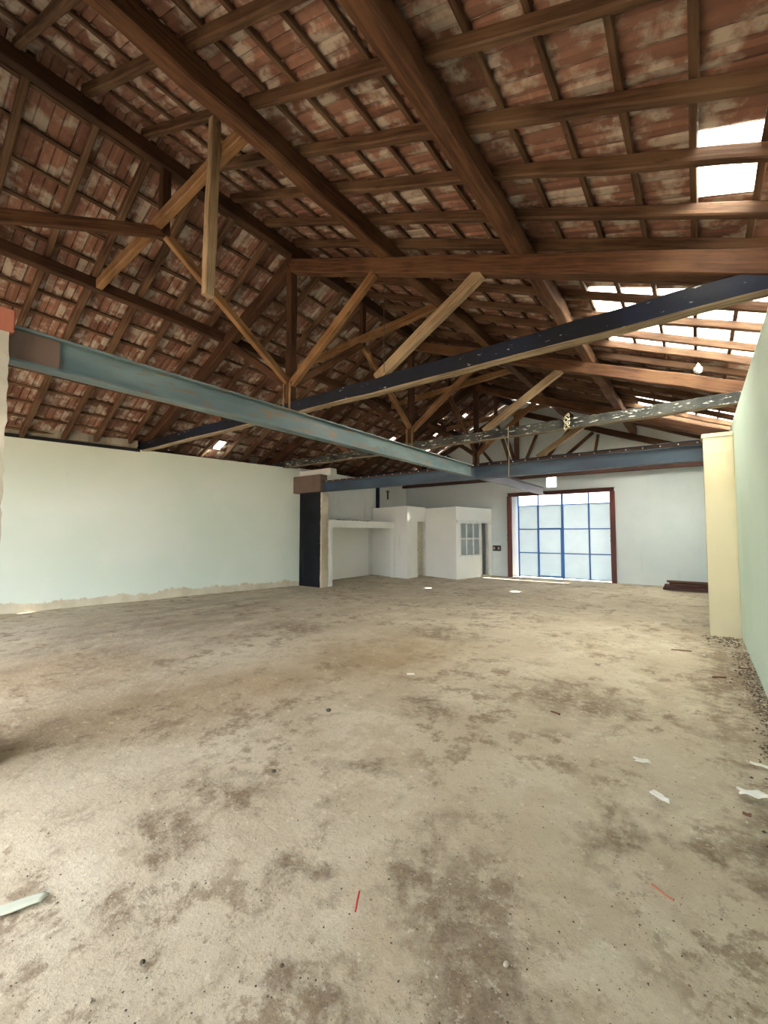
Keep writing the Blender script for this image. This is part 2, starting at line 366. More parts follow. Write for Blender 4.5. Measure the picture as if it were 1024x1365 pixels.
# gable wall with gate opening and small vent opening
GX0, GX1, GZ = -5.72, -2.18, 3.06
VX0, VX1, VZ0, VZ1 = -4.34, -3.98, 3.27, 3.76
def gable():
    xs = [-11.95, GX0, VX0, VX1, GX1, .95]; zs = [-.05, GZ, VZ0, VZ1]; v, f = [], []
    def q(x0, x1, z0, z1, z1b=None):
        z1b = z1 if z1b is None else z1b; b = len(v)
        for y in (0, .3): v.extend([(x0, y, z0), (x1, y, z0), (x1, y, z1b), (x0, y, z1)])
        f.extend([(b, b+1, b+2, b+3), (b+4, b+5, b+6, b+7), (b, b+1, b+5, b+4), (b+1, b+2, b+6, b+5), (b+2, b+3, b+7, b+6), (b+3, b, b+4, b+7)])
    tp = lambda x: (ZL(x) if x < RX else ZR(x)) + .06
    q(xs[0], GX0, -.05, GZ); q(GX1, xs[5], -.05, GZ)
    q(xs[0], VX0, GZ, VZ0); q(VX0, VX1, GZ, VZ0); q(VX1, .95, GZ, VZ0)
    q(xs[0], -10.9, VZ0, ZL(-11.95) - .05, VZ1); q(-10.9, VX0, VZ0, VZ1); q(VX1, .95, VZ0, VZ1)
    q(-10.9, RX, VZ1, tp(-10.9), tp(RX)); q(RX, .95, VZ1, tp(RX), tp(.95))
    return pymesh('wall_far', v, f)
tag(link('wall_far', gable(), 'wall_gable', None, Matrix.Translation((0, Y1, 0))), 'cool white gable wall around the blue gate', kind='structure')
# back wall behind the viewer: wide open doorway to the yard
bw = empty('wall_back', (-5.5, Y0 - .15, 0), 'back wall of the hall with a wide open doorway', kind='structure')
box('pier', (-12.1, Y0 - .3, -.05), (-9.6, Y0, 3.4), 'wall_white', bw); box('pier', (-1.4, Y0 - .3, -.05), (.95, Y0, 3.4), 'wall_white', bw)
v = [(-12.1, 0, 3.4), (.95, 0, 3.4), (.95, 0, ZR(.95) - .07), (RX, 0, RZ - .07), (-12.1, 0, ZL(-12.1) - .07)]
v = v + [(a, -.3, c) for a, _, c in v]; n = 5
link('gable', pymesh('gable', v, [tuple(range(5)), tuple(range(5, 10))] + [(i, (i+1) % 5, 5 + (i+1) % 5, 5 + i) for i in range(5)]), 'wall_white', bw, Matrix.Translation((0, Y0, 0)))
portal('portal_back', (-5.5, Y0 - .05, 1.65), (0, 1, 0), 8.2, 3.5)

# ------------------------------------------------------------------ roof
def slope_frame(side):           # local x = along hall, local y = up the slope, local z = outward normal
    up = Vector((1, 0, SL)).normalized() if side < 0 else Vector((-1, 0, SR)).normalized()
    ax = Vector((0, 1, 0)) if side > 0 else Vector((0, -1, 0))
    nz = ax.cross(up)
    if nz.z < 0: ax = -ax; nz = ax.cross(up)
    return ax, up, nz
def tile_geo():
    prof = [(-.140, .004), (-.120, .022), (-.098, .004), (-.040, .000), (-.018, .013), (.018, .013), (.040, .000), (.100, .003), (.132, .010)]
    th = .015; v, f = [], []; L = .47
    for yy, dz in ((-L/2, -.012), (-L/2 + .03, .0), (L/2, .0)):
        for a, b in prof: v.append((a, yy, b * 1.7 + dz))
    n = len(prof); nb = len(v)
    for a in list(v): v.append((a[0], a[1], a[2] + th))
    for r in range(2):
        for i in range(n - 1):
            a = r*n + i; f.append((a, a+1, a+n+1, a+n)); f.append((nb+a, nb+a+n, nb+a+n+1, nb+a+1))
    for i in range(n - 1):
        f.append((i, nb+i, nb+i+1, i+1)); a = 2*n + i; f.append((a, a+1, nb+a+1, nb+a))
    for r in range(2):
        a = r*n; f.append((a, a+n, nb+a+n, nb+a)); a = r*n + n - 1; f.append((a, nb+a, nb+a+n, a+n))
    return v, f
TV, TF = tile_geo()
tile_me = pymesh('roof_tile', TV, TF); glass_me = pymesh('glass_tile', TV, TF)
RAFT_H, RAFT_W, BAT_H, BAT_W = .115, .075, .035, .05
n_off = RAFT_H / 2 + BAT_H
# bright gaps: tiles that are glass, tiles that are missing
gap_px_left = [(240, 506), (257, 510), (297, 587), (529, 580), (576, 599), (601, 549), (627, 549), (583, 578), (605, 575)]
gap_px_right = [(698, 517), (797, 541)]
gapsL = [on_plane(x, y, RZ - SL * RX + .10, SL) for x, y in gap_px_left]
gapsR = [on_plane(x, y, RZ + SR * RX + .10, -SR) for x, y in gap_px_right]
def build_slope(side):
    ax, up, nz = slope_frame(side); Z = ZL if side < 0 else ZR
    name = 'left' if side < 0 else 'right'
    x_e = -12.0 if side < 0 else .98
    roof = empty('roof_' + name, (x_e, 7, Z(x_e)), 'steep %s roof slope of terracotta tiles on rafters and battens' % name if side < 0 else 'shallow right roof slope of terracotta tiles with milky glass tiles', kind='structure')
    # rafters
    if side > 0: ys = [2.49 + .628 * k for k in range(-6, 22)]
    else: ys = [2.42 + .63 * k for k in range(-6, 22)]
    for y in ys:
        if not (Y0 + .05 < y < Y1 - .08): continue
        skew = .055 if side > 0 else -.01
        a = Vector((RX, y + skew * (RX + 1.4 if side > 0 else 0), RZ)); b = Vector((x_e, y + skew * ((x_e + 1.4) if side > 0 else (x_e - RX)), Z(x_e)))
        a += Vector((random.uniform(-.01, .01), random.uniform(-.03, .03), random.uniform(-.008, .008))); b += Vector((0, random.uniform(-.04, .04), random.uniform(-.012, .012)))
        beam('rafter', a, b, RAFT_W * random.uniform(.85, 1.15), RAFT_H * random.uniform(.9, 1.08), 'wood_rafter', roof, 9, .007, .012, random.uniform(-.015, .015), up=(nz.x, nz.y, nz.z))
    # battens
    pitch = .405 if side > 0 else .385
    c = math.sqrt(1 + (SL if side < 0 else SR) ** 2)
    rows = []
    k = 0
    while True:
        x = (.04 + .405 * 2 - .405 * k) if side > 0 else (-11.92 + pitch * k)
        if (side > 0 and x < RX + .05) or (side < 0 and x > RX - .05): break
        rows.append(x); k += 1
    bo = RAFT_H / 2 + BAT_H / 2
    for x in rows:
        p = Vector((x, Y0, Z(x))) + nz * bo
        beam('batten', p, p + Vector((0, Y1 - Y0 + .1, 0)), BAT_W, BAT_H, 'wood_rafter', roof, 30, .005, .004, 0, up=(nz.x, nz.y, nz.z))
    # tiles
    tw = .2515; cols = int((Y1 + .25 - Y0 + .1) / tw)
    cand = []
    gl = gapsL if side < 0 else gapsR
    for ri, x in enumerate(rows):
        xm = x - pitch * .5 * (-1 if side < 0 else 1) * 1.0      # tile centre, up the slope from its batten
        for ci in range(cols):
            y = Y0 - .1 + tw * (ci + .5)
            P = Vector((xm, y, Z(xm))) + nz * (n_off + .016)
            missing = any(abs(g.x - xm) < pitch * .52 and abs(g.y - y) < tw * .52 for g in gl)
            if missing and not any((g - Vector((-10.65, 6.7, 4.2))).length < .5 for g in gl if abs(g.x - xm) < pitch * .52 and abs(g.y - y) < tw * .52): slip = .17
            elif missing: continue
            else: slip = 0
            glass = side > 0 and ((-1.2 < xm < .9 and 12.0 < y < 13.9) or (-1.2 < xm < .9 and 6.12 < y < 8.62) or (.0 < xm < .42 and 3.78 < y < 4.38))
            rot = Matrix((( ax.x, up.x, nz.x), (ax.y, up.y, nz.y), (ax.z, up.z, nz.z))).to_4x4()
            tilt = Matrix.Rotation(-.045 + random.uniform(-.008, .008), 4, 'X') @ Matrix.Rotation(random.uniform(-.014, .014), 4, 'Z')
            mw = Matrix.Translation(P + Vector((0, random.uniform(-.006, .006), 0)) + up * (slip + random.uniform(-.012, .012)) + nz * (.018 if slip else 0)) @ rot @ tilt
            px, py, d = proj(P)
            size = 0
            if px is not None and -20 < px < 1044 and -20 < py < 700:
                size = abs(nz.dot((P - EYE).normalized())) / d ** 2
            cand.append((size, glass, mw))
    cand.sort(key=lambda q: (-q[1], -q[0]))
    ng = sum(1 for q in cand if q[1])
    for size, glass, mw in cand[:ng]: link('glass_tile', glass_me, 'skylight', roof, mw)
    solo = cand[ng:ng + 300]; rest = cand[ng + 300:]
    for size, glass, mw in solo: link('roof_tile', tile_me, 'tile', roof, mw)
    v, f = [], []; inv = Matrix.Translation(roof.location).inverted()
    for size, glass, mw in rest:
        b = len(v); m2 = inv @ mw; v.extend([m2 @ Vector(q) for q in TV]); f.extend([tuple(b + i for i in g) for g in TF])
    o = link('roof_tiles', pymesh('roof_tiles', v, f), 'tile', roof, Matrix.Translation(roof.location)); o['kind'] = 'stuff'
    return roof
build_slope(-1); build_slope(1)
# ridge capping outside
rc = empty('ridge_capping', (RX, 7, RZ + .12), 'row of half round terracotta ridge caps', kind='structure')
v, f = [], []
for j in range(2):
    for i in range(9):
        a = math.pi * i / 8; v.append((.17 * math.cos(a), j * .42, .12 * math.sin(a)))
f = [(i, i+1, 10+i, 9+i) for i in range(8)]
cap_me = pymesh('ridge_cap', v, f)
for k in range(41): link('ridge_cap', cap_me, 'tile', rc, Matrix.Translation((RX, Y0 + .41 * k, RZ + .12)))

# ------------------------------------------------------------------ ridge beam and purlins
PL = lambda x: 6.25 + .475 * (x - RX)        # principal rafter centre heights
PR = lambda x: 6.20 - .385 * (x - RX)
tag(beam('ridge_beam', (RX, Y0 - .05, 6.50), (RX, Y1 + .1, 6.50), .12, .20, 'wood_dark', None, 30, .006), 'dark ridge beam running under the apex of the roof', 'beam')
for x, zc, h, w_, lab, m in [(-3.45, 5.65, .25, .17, 'thick brown purlin on the right slope nearest the ridge', 'wood_mid'),
                          (-1.55, 4.92, .23, .17, 'thick brown purlin on the right slope halfway down to the wall', 'wood_mid'),
                          (-7.45, 5.49, .18, .13, 'dark purlin along the middle of the left slope', 'wood_dark')]:
    tag(beam('purlin', (x, Y0 - .05, zc), (x, Y1 + .1, zc), w_, h, m, None, 34, .010, .018), lab, 'beam', 'purlins under the roof')
tag(beam('wall_plate', (.70, Y0, 3.47), (.70, Y1 - .05, 3.47), .16, .18, 'wood_dark', None, 20), 'dark wall plate on top of the mint right wall', 'beam')

# ------------------------------------------------------------------ trusses
def truss(y, label, tie_mat, xl, xr, zt=3.73, tie_h=.21):
    t = empty('roof_truss', (RX, y, zt), label, 'roof truss', 'king post trusses across the hall')
    beam('tie_beam', (xl, y, zt + .01), (xr, y, zt), .16, tie_h, tie_mat, t, 26, .008, .012, -.02)
    kp = beam('king_post', (RX, y, zt + .02), (RX, y, 6.42), .13, .15, 'wood_dark', t, 8, .004, up=(0, 1, 0))
    for s in (-1, 1):
        beam('iron_strap', (RX + s * .078, y - .085, zt - .06), (RX + s * .078, y - .085, zt + .42), .045, .012, 'strap', kp, 2, .0, .002, up=(0, 1, 0))
    beam('principal_rafter', (RX - .03, y, PL(RX)), (xl + .05, y, PL(xl + .05) + .02), .16, .22, 'wood_dark', t, 14, .009)
    beam('principal_rafter', (RX + .03, y, PR(RX)), (xr - .02, y, PR(xr - .02)), .16, .22, 'wood_mid', t, 14, .009)
    beam('strut', (RX + .06, y - .02, zt + .40), (-3.66, y - .02, PR(-3.66) - .10), .10, .13, 'wood_tan', t, 5)
    beam('strut', (RX - .06, y - .02, zt + .40), (-7.25, y - .02, PL(-7.25) - .10), .10, .13, 'wood_dark', t, 5)
    beam('strut', (-3.62, y - .02, zt + .09), (-2.02, y - .02, PR(-2.02) - .09), .11, .15, 'wood_pale', t, 5)
    beam('strut', (-7.48, y - .02, zt + .09), (-8.75, y - .02, PL(-8.75) - .09), .11, .13, 'wood_mid', t, 5)
    return t
truss(4.72, 'nearest roof truss, with a chipped navy blue tie beam', 'tie_blue', -10.95, .82)
truss(8.50, 'middle roof truss, with flaking black tie beam and a knotted rope', 'tie_black', -11.0, .82, 3.71, .19)
truss(12.27, 'third roof truss, behind the blue steel cross beam', 'tie_navy', -11.0, .82, 3.70)
# slender far truss in front of the gable
t = empty('roof_truss', (RX, 15.40, 3.69), 'slender far truss with rust brown bottom chord before the gable wall', 'roof truss', 'trusses by the gable wall')
beam('tie_beam', (-10.9, 15.4, 3.69), (.8, 15.4, 3.69), .14, .18, 'steel_brown', t, 20, .004)
beam('king_post', (RX + .2, 15.4, 3.75), (RX + .2, 15.4, 6.2), .14, .16, 'wood_mid', t, 4, up=(0, 1, 0))
beam('principal_rafter', (RX, 15.4, PL(RX)), (-10.8, 15.4, PL(-10.8)), .12, .18, 'wood_dark', t, 10); beam('principal_rafter', (RX, 15.4, PR(RX)), (.8, 15.4, PR(.8)), .12, .18, 'wood_dark', t, 10)
for xa, za, xb, zb, m in [(-5.25, 3.85, -5.65, 5.2, 'wood_mid'), (-5.15, 3.85, -4.55, 5.2, 'wood_mid'), (-4.6, 3.85, -3.4, 5.25, 'wood_mid'), (-4.2, 3.8, -2.7, 5.0, 'wood_dark'),
                       (-2.75, 3.8, -2.55, 4.9, 'wood_mid'), (-1.9, 3.8, -.9, 4.3, 'wood_dark'), (-5.9, 3.85, -7.0, 5.3, 'wood_mid'), (-6.8, 3.8, -8.2, 4.8, 'wood_dark')]:
    beam('strut', (xa, 15.38, za), (xb, 15.38, zb), .08, .10, m, t, 3, .003)

# ridge supports between the trusses: collar, short post, two long braces
def ridge_support(y, ya, za, yb, zb, label, mats=('wood_tan', 'wood_mid')):
    t = empty('ridge_support', (RX, y, 5.55), label, 'roof brace', 'ridge supports between trusses')
    beam('collar', (-7.36, y - .09, 5.48), (-3.56, y - .09, 5.74), .10, .15, mats[0], t, 8, .006)
    beam('short_post', (RX, y, 5.50), (RX, y, 6.385), .10, .12, 'wood_dark', t, 3, .003, up=(0, 1, 0))
    beam('brace', (RX, y, 5.55), (RX, ya, za), .09, .13, 'wood_mid', t, 6, .005)
    beam('brace', (RX, y, 5.55), (RX, yb, zb), .09, .12, mats[1], t, 6, .005)
ridge_support(2.55, -1.08, 3.80, 4.64, 4.18, 'nearest ridge support, with tan collar and pale hanging post', ('wood_tan', 'wood_tan'))
ridge_support(6.64, 4.80, 4.18, 8.42, 4.16, 'ridge support between the navy and the black tie beam trusses', ('wood_tan', 'wood_tan'))
ridge_support(10.39, 8.58, 4.16, 12.19, 4.15, 'ridge support between the middle and the third truss')
ridge_support(13.9, 12.35, 4.15, 15.32, 4.15, 'ridge support nearest the gable wall')
tag(beam('hanging_post', (-4.06, 2.345, 4.10), (-3.99, 2.345, 6.00), .085, .11, 'wood_pale', None, 6, .005, .008, up=(0, 1, 0)), 'pale upright timber with broken lower end hanging below the ridge', 'post')

# ------------------------------------------------------------------ steel beams, column, piers
g = empty('steel_beam', (-4.1, .78, 3.02), 'long faded teal steel beam running down the hall', 'beam', 'steel beams')
ibeam('web_section', (-4.1, .74, 3.02), (-4.1, 8.83, 3.02), .14, .27, 'steel_green', g)
box('cover_plate', (-4.10, .76, 2.905), (-4.055, 1.10, 3.135), 'brown_box', g, .004)
g = empty('steel_beam', (-4.1, 9.07, 3.02), 'grey violet steel beam beyond the blue cross beam, pointing at the gate', 'beam', 'steel beams')
ibeam('web_section', (-4.1, 9.07, 3.02), (-4.1, 14.4, 3.02), .14, .24, 'steel_mauve', g)
tube('hanger_rod', [(-4.1, 12.27, 3.13), (-4.1, 12.27, 3.64)], .012, 'iron', g)
g = empty('steel_beam', (-4.2, 8.95, 2.98), 'blue steel cross beam from cream column to brown lintel block', 'beam', 'steel beams')
ibeam('web_section', (-8.92, 8.95, 2.985), (.22, 8.95, 2.985), .16, .28, 'steel_blue', g)
box('top_plate', (-8.9, 8.855, 3.125), (.18, 9.045, 3.165), 'wood_dark', g, .003)
bm = bmesh.new(); bmesh.ops.create_uvsphere(bm, u_segments=6, v_segments=4, radius=.012); bolt = bpy.data.meshes.new('bolt'); bm.to_mesh(bolt); bm.free()
for k in range(34): link('bolt', bolt, 'white_paint', g, Matrix.Translation((-8.7 + .265 * k, 8.85, 3.148)))

c = empty('column', (.31, 8.72, 0), 'cream plastered column against the mint right wall', 'column')
box('shaft', (.115, 8.50, -.03), (.5, 9.0, 3.19), 'cream', c, .012)
box('capital', (.095, 8.485, 3.14), (.5, 9.02, 3.21), 'cream', c, .008)
p = empty('masonry_pier', (-4.2, .5, 0), 'rough plastered masonry pier at the left edge, topped with a red brick', 'pier')
o = box('shaft', (-4.5, .15, -.03), (-3.93, .765, 3.06), 'rough_masonry', p)
bm = bmesh.new(); bm.from_mesh(o.data); bmesh.ops.subdivide_edges(bm, edges=[e for e in bm.edges if e.calc_length() > 1], cuts=60); bmesh.ops.subdivide_edges(bm, edges=[e for e in bm.edges if e.calc_length() > .3], cuts=11, use_grid_fill=True)
for q in bm.verts: q.co += Vector((1, 1, .2)) * (.010 * mnoise.noise(q.co * 3.5) + .012 * mnoise.noise(q.co * 13))
bm.to_mesh(o.data); bm.free()
for k, (a, b) in enumerate([((-4.12, .60, 3.05), (-3.905, .79, 3.21)), ((-4.40, .60, 3.05), (-4.14, .83, 3.20))]): box('brick', a, b, 'brick', p, .008)

# return wall: black painted panel, brown lintel block, raw edge
rw = empty('wall_return', (-9.6, 9.16, 0), 'return wall painted black beside the booths', kind='structure')
box('core', (-10.4, 9.08, -.05), (-9.06, 9.30, 3.52), 'wall_white', rw)
o = box('black_panel', (-10.2, 9.035, -.01), (-9.105, 9.085, 2.86), 'black_paint', rw); o['label'] = 'black painted panel'
o = box('raw_edge', (-9.11, 9.02, -.02), (-9.035, 9.302, 2.86), 'raw', rw, .012); o['label'] = 'raw render edge'
bm = bmesh.new(); bm.from_mesh(o.data); bmesh.ops.subdivide_edges(bm, edges=[e for e in bm.edges if e.calc_length() > .5], cuts=40)
for q in bm.verts: q.co += Vector((1, .5, 0)) * .014 * mnoise.noise(q.co * 9)
bm.to_mesh(o.data); bm.free()
o = box('white_head', (-10.30, 9.02, 3.36), (-8.70, 9.30, 3.56), 'wall_white', rw, .01)
tag(box('lintel_block', (-10.22, 8.80, 2.85), (-8.90, 9.10, 3.365), 'brown_box', None, .008), 'brown boxed lintel block above the black panel', 'lintel')

# ------------------------------------------------------------------ booths
nb = empty('open_booth', (-9.7, 11.1, 0), 'low white booth with an open front beside the black panel', 'booth')
box('front_post', (-9.22, 9.31, -.02), (-9.06, 9.52, 1.81), 'booth', nb, .004)
box('lintel', (-9.22, 9.31, 1.80), (-9.05, 12.84, 2.03), 'booth', nb, .004)
box('roof_slab', (-10.38, 9.33, 1.88), (-9.22, 12.84, 2.00), 'booth', nb)
box('front_post', (-9.22, 12.80, -.02), (-9.06, 12.84, 1.80), 'booth', nb, .004)
box('back_panel', (-10.395, 9.33, -.02), (-10.36, 12.9, 1.88), 'booth', nb)
for k in range(26):
    yy = random.uniform(9.4, 11.4); s = random.uniform(.012, .035)
    box('rubble_bit', (-9.12 - s, yy, 2.028), (-9.12 + s, yy + 2.4 * s, 2.03 + .7 * s), 'twig' if k % 2 else 'stone_dark', nb, .004)
def plan_wall(name, a, b, th, z0, z1, mat, parent, flip=1):
    a, b = Vector((a[0], a[1])), Vector((b[0], b[1])); d = (b - a).normalized(); n_ = Vector((-d.y, d.x)) * th * flip
    return prism(name, [tuple(a), tuple(b), tuple(b + n_), tuple(a + n_)], z0, z1, mat, parent)
bb = empty('tall_booth', (-9.4, 13.4, 0), 'tall white booth with narrow doorway, in the corner of the booths', 'booth')
plan_wall('front_wall', (-10.38, 13.18), (-8.41, 12.70), .10, -.02, 2.61, 'booth', bb)
A, B = Vector((-8.41, 12.70)), Vector((-8.43, 14.02))
def seg(t0, t1): return tuple(A.lerp(B, t0)), tuple(A.lerp(B, t1))
plan_wall('side_wall', *seg(.075, .53), .10, -.02, 2.61, 'booth', bb); plan_wall('side_wall', *seg(.53, 1), .10, 2.06, 2.61, 'booth', bb)
plan_wall('side_wall', *seg(.975, 1), .10, -.02, 2.06, 'booth', bb)
box('back_wall', (-9.75, 13.3, -.02), (-9.68, 15.6, 2.45), 'cream', bb)
o = plan_wall('door_frame', *seg(.525, .56), .13, 0, 2.06, 'white_paint', bb); plan_wall('door_frame', *seg(.955, .985), .13, 0, 2.06, 'white_paint', bb)
d = prism('door', [(-8.50, 13.42), (-8.52, 13.94), (-8.56, 13.94), (-8.54, 13.42)], .02, 2.03, 'cream_door', bb)
box('handle', (-8.505, 13.46, .96), (-8.45, 13.51, 1.05), 'black', d)
cb = empty('window_booth', (-7.5, 14.6, 0), 'white booth with six pane window next to the gable wall', 'booth')
c0, c1, c2, c3 = (-8.43, 14.02), (-6.87, 13.53), (-6.42, 15.64), (-8.43, 15.64)
plan_wall('front_wall', c0, c1, .10, -.02, 2.57, 'booth', cb)
P0, P1 = Vector(c1), Vector(c2)
def sg(t0, t1): return tuple(P0.lerp(P1, t0)), tuple(P0.lerp(P1, t1))
plan_wall('side_wall', *sg(.05, .66), .10, -.02, .80, 'booth', cb); plan_wall('side_wall', *sg(.05, 1), .10, 2.02, 2.57, 'booth', cb)
plan_wall('side_wall', *sg(.05, .10), .10, .80, 2.02, 'booth', cb); plan_wall('side_wall', *sg(.90, 1), .10, -.02, 2.02, 'booth', cb)
dd = (P1 - P0).normalized(); nn = Vector((dd.y, -dd.x))
def shifted(t0, t1, off): return tuple(P0.lerp(P1, t0) + nn * off), tuple(P0.lerp(P1, t1) + nn * off)
plan_wall('ledge', *shifted(-.01, .99, .09), .10, 2.00, 2.09, 'white_paint', cb)
wf = plan_wall('window_frame', *sg(.10, .125), .07, .80, 2.02, 'white_paint', cb)
for t0 in (.27, .455): plan_wall('mullion', *sg(t0 - .006, t0 + .024), .06, .86, 1.98, 'white_paint', wf)
plan_wall('mullion', *shifted(.12, .635, -.003), .05, 1.39, 1.45, 'white_paint', wf)
plan_wall('frame_post', *sg(.635, .665), .09, .80, 2.02, 'white_paint', wf)
plan_wall('sill', *shifted(.09, .665, .025), .10, .78, .83, 'white_paint', wf); plan_wall('head', *sg(.1, .64), .07, 1.97, 2.02, 'white_paint', wf)
for (t0, t1) in ((.125, .27), (.288, .455), (.473, .635)):
    for (za, zb) in ((.83, 1.40), (1.44, 1.97)): plan_wall('pane', *shifted(t0, t1, -.02), .008, za, zb, 'booth_glass', wf)
plan_wall('door_frame', *shifted(.66, .69, .01), .11, 0, 2.02, 'white_paint', cb); plan_wall('door_frame', *shifted(.88, .91, .01), .11, 0, 2.02, 'white_paint', cb)
plan_wall('door_sill', *shifted(.66, .91, .02), .14, -.02, .05, 'raw', cb)
box('inner_wall', (-8.42, 14.1, -.02), (-8.37, 15.6, 2.42), 'booth', cb)
tag(box('steel_post', (-10.40, 13.42, 2.63), (-10.29, 13.54, 3.72), 'tie_navy', None, .006), 'dark navy upright post on the white wall above the booths', 'post')
hk = on(517, 657, 0, -10.39); hb = empty('wall_hook', hk, 'rusty iron hook plate high on the wall above the tall booth', 'hook')
box('plate', hk + Vector((-.01, -.05, -.28)), hk + Vector((.012, .05, .10)), 'steel_red', hb, .004); tube('hook', [hk + Vector((.01, -.14, .05)), hk + Vector((.04, 0, .03)), hk + Vector((.01, .14, .06))], .015, 'iron', hb)
tag(box('switch_box', (-6.36, 15.575, .94), (-6.06, 15.66, 1.15), 'iron', None, .012), 'dark electrical box on the wall left of the gate', 'switch box')
sw = [o for o in COL.objects if o.name == 'switch_box'][0]
for k in range(3): box('socket', (-6.33 + k * .09, 15.565, 1.0), (-6.27 + k * .09, 15.58, 1.09), ('raw', 'black', 'rough_masonry')[k], sw, .004)

# ------------------------------------------------------------------ gate
gp = empty('gate_portal', (-3.95, 15.6, 0), 'red oxide steel portal framing the blue gate', 'gate frame')
for x0 in (GX0 - .02, GX1 - .10):
    j = ibeam('jamb', (x0 + .06, 15.57, -.02), (x0 + .06, 15.57, 3.0), .14, .13, 'steel_red', gp)
    for zz in (1.35, 1.5): box('hinge_lug', (x0 - .02, 15.50, zz), (x0 + .02, 15.53, zz + .05), 'iron', j)
ibeam('lintel', (GX0 - .02, 15.57, 3.06), (GX1 + .02, 15.57, 3.06), .14, .14, 'steel_red', gp)
ga = empty('entrance_gate', (-3.9, 15.83, 0), 'blue framed gate with frosted panes and a wicket door', 'gate')
gy = 15.83
gxs = [-5.42, -4.69, -3.86, -2.98, -2.28]; gzs = [.03, .90, 1.77, 2.64]
def bar(name, a, b, w_, par=None): return beam(name, a, b, w_, w_, 'gate_blue', par or ga, 1, 0, .004)
for i, x in enumerate(gxs): bar('upright', (x, gy, .0), (x, gy, 3.06 if 0 < i < 4 else 3.06), .05 if i in (0, 3, 4) else .055)
for k, z in enumerate(gzs):
    for i in range(4):
        if k == 0 and i == 1: continue
        bar('rail', (gxs[i], gy, z), (gxs[i+1], gy, z), .035 if k == 3 else .03)
wd = bar('wicket_door', (-4.69, gy - .045, .05), (-4.69, gy - .045, 1.80), .05)
for a, b in (((-3.88, gy - .045, .05), (-3.88, gy - .045, 1.80)), ((-4.69, gy - .045, 1.78), (-3.86, gy - .045, 1.78)), ((-4.69, gy - .045, .06), (-3.86, gy - .045, .06))): bar('door_rail', a, b, .06, wd)
bar('post', (-3.84, gy - .03, 0), (-3.84, gy - .03, 3.06), .07)
for i in range(4):
    for k in range(3):
        box('pane', (gxs[i] + .02, gy - .006, gzs[k] + .012), (gxs[i+1] - .02, gy + .006, gzs[k+1] - .012), 'frosted', ga)
tag(box('gate_reveal', (GX0, 15.94, -.02), (-5.42, 15.99, 3.06), 'wall_white'), 'white side reveal left of the gate', kind='structure')
vw = empty('window_1', (-4.16, Y1 + .1, VZ0), 'small bright vent window above the gate', kind='structure')
box('frame', (VX0, Y1 + .1, VZ0), (VX0 + .03, Y1 + .14, VZ1), 'white_paint', vw); box('frame', (VX1 - .03, Y1 + .1, VZ0), (VX1, Y1 + .14, VZ1), 'white_paint', vw)
box('mullion', (VX0 + .155, Y1 + .1, VZ0), (VX0 + .18, Y1 + .14, VZ1), 'cream_door', vw)
portal('portal_gate', (-3.9, Y1 + .4, 1.5), (0, -1, 0), 3.6, 3.1)

# ------------------------------------------------------------------ planks by the far right corner
random.seed(21)
k = 0
for lay in range(4):
    for j in range(3 if lay < 2 else 2):
        x0 = -.82 + random.uniform(-.04, .10) + lay * .03; yy = 14.55 + j * .20 + random.uniform(-.02, .02) + lay * .03; z = .035 + lay * .062
        labs = ['reddish', 'brown', 'dark'][k % 3]
        where = ['bottom', 'second', 'third', 'top'][lay]; ps = ['front', 'middle', 'back'][j]
        tag(beam('plank', (x0, yy, z), (.42 - random.uniform(0, .06), yy + random.uniform(-.03, .03), z), .17, .05, 'wood_mid' if k % 3 else 'steel_brown', None, 3, .004, .006),
            '%s old plank, %s one of the %s layer in the stack by the gable wall' % (labs, ps, where), 'plank', 'old planks stacked by the gable wall'); k += 1
o = tag(box('timber_block', (.28, 14.28, -.01), (.42, 14.38, .62), 'wood_dark', None, .01), 'short dark upright timber beside the plank stack', 'timber')

# ------------------------------------------------------------------ ropes, wires, bag
tag(tube('cord', [Vector((-3.06, 8.39, 3.80)), Vector((-3.06, 8.39, 3.62)), Vector((-3.05, 8.39, 3.2)), Vector((-3.065, 8.39, 2.72))], .006, 'rope'), 'thin pale cord hanging from the black tie beam', 'cord')
tag(tube('wire', [on(512, 371, 1, 4.6), on(512, 420, 1, 4.6), on(512, 496, 1, 4.6)], .005, 'iron'), 'thin dark wire dropping past the navy tie beam', 'wire')
tag(tube('wire', [on(304, 455, 1, 5.2), on(304, 480, 1, 5.2), on(303, 520, 1, 5.2)], .004, 'iron'), 'thin dark wire hanging from the left slope beside the teal beam', 'wire')
r = on(756, 562, 1, 8.38)
pts = []
for i in range(40):
    a = i * .9; pts.append(r + Vector((.05 * math.sin(a * .7), .02 * math.cos(a) - .02, .13 - .0075 * i + .03 * math.sin(a * 1.7))))
tag(tube('knotted_rope', pts, .012, 'rope'), 'pale rope knotted around the black tie beam', 'rope')
bc = on_plane(931, 492, RZ + SR * RX - .1, -SR)
bm = bmesh.new(); bmesh.ops.create_icosphere(bm, subdivisions=3, radius=1)
for q in bm.verts:
    s = .06 + .022 * mnoise.noise(q.co * 2.3 + Vector((3, 1, 2))); q.co = Vector((q.co.x * s, q.co.y * s, q.co.z * s * (1.6 if q.co.z > 0 else 1.25) ))
    if q.co.z > .03: q.co.x *= .55; q.co.y *= .55
me = bpy.data.meshes.new('plastic_bag'); bm.to_mesh(me); bm.free()
tag(link('plastic_bag', me, 'plastic_bag', None, Matrix.Translation(bc)), 'small white plastic bag caught on a rafter near the skylight', 'bag')

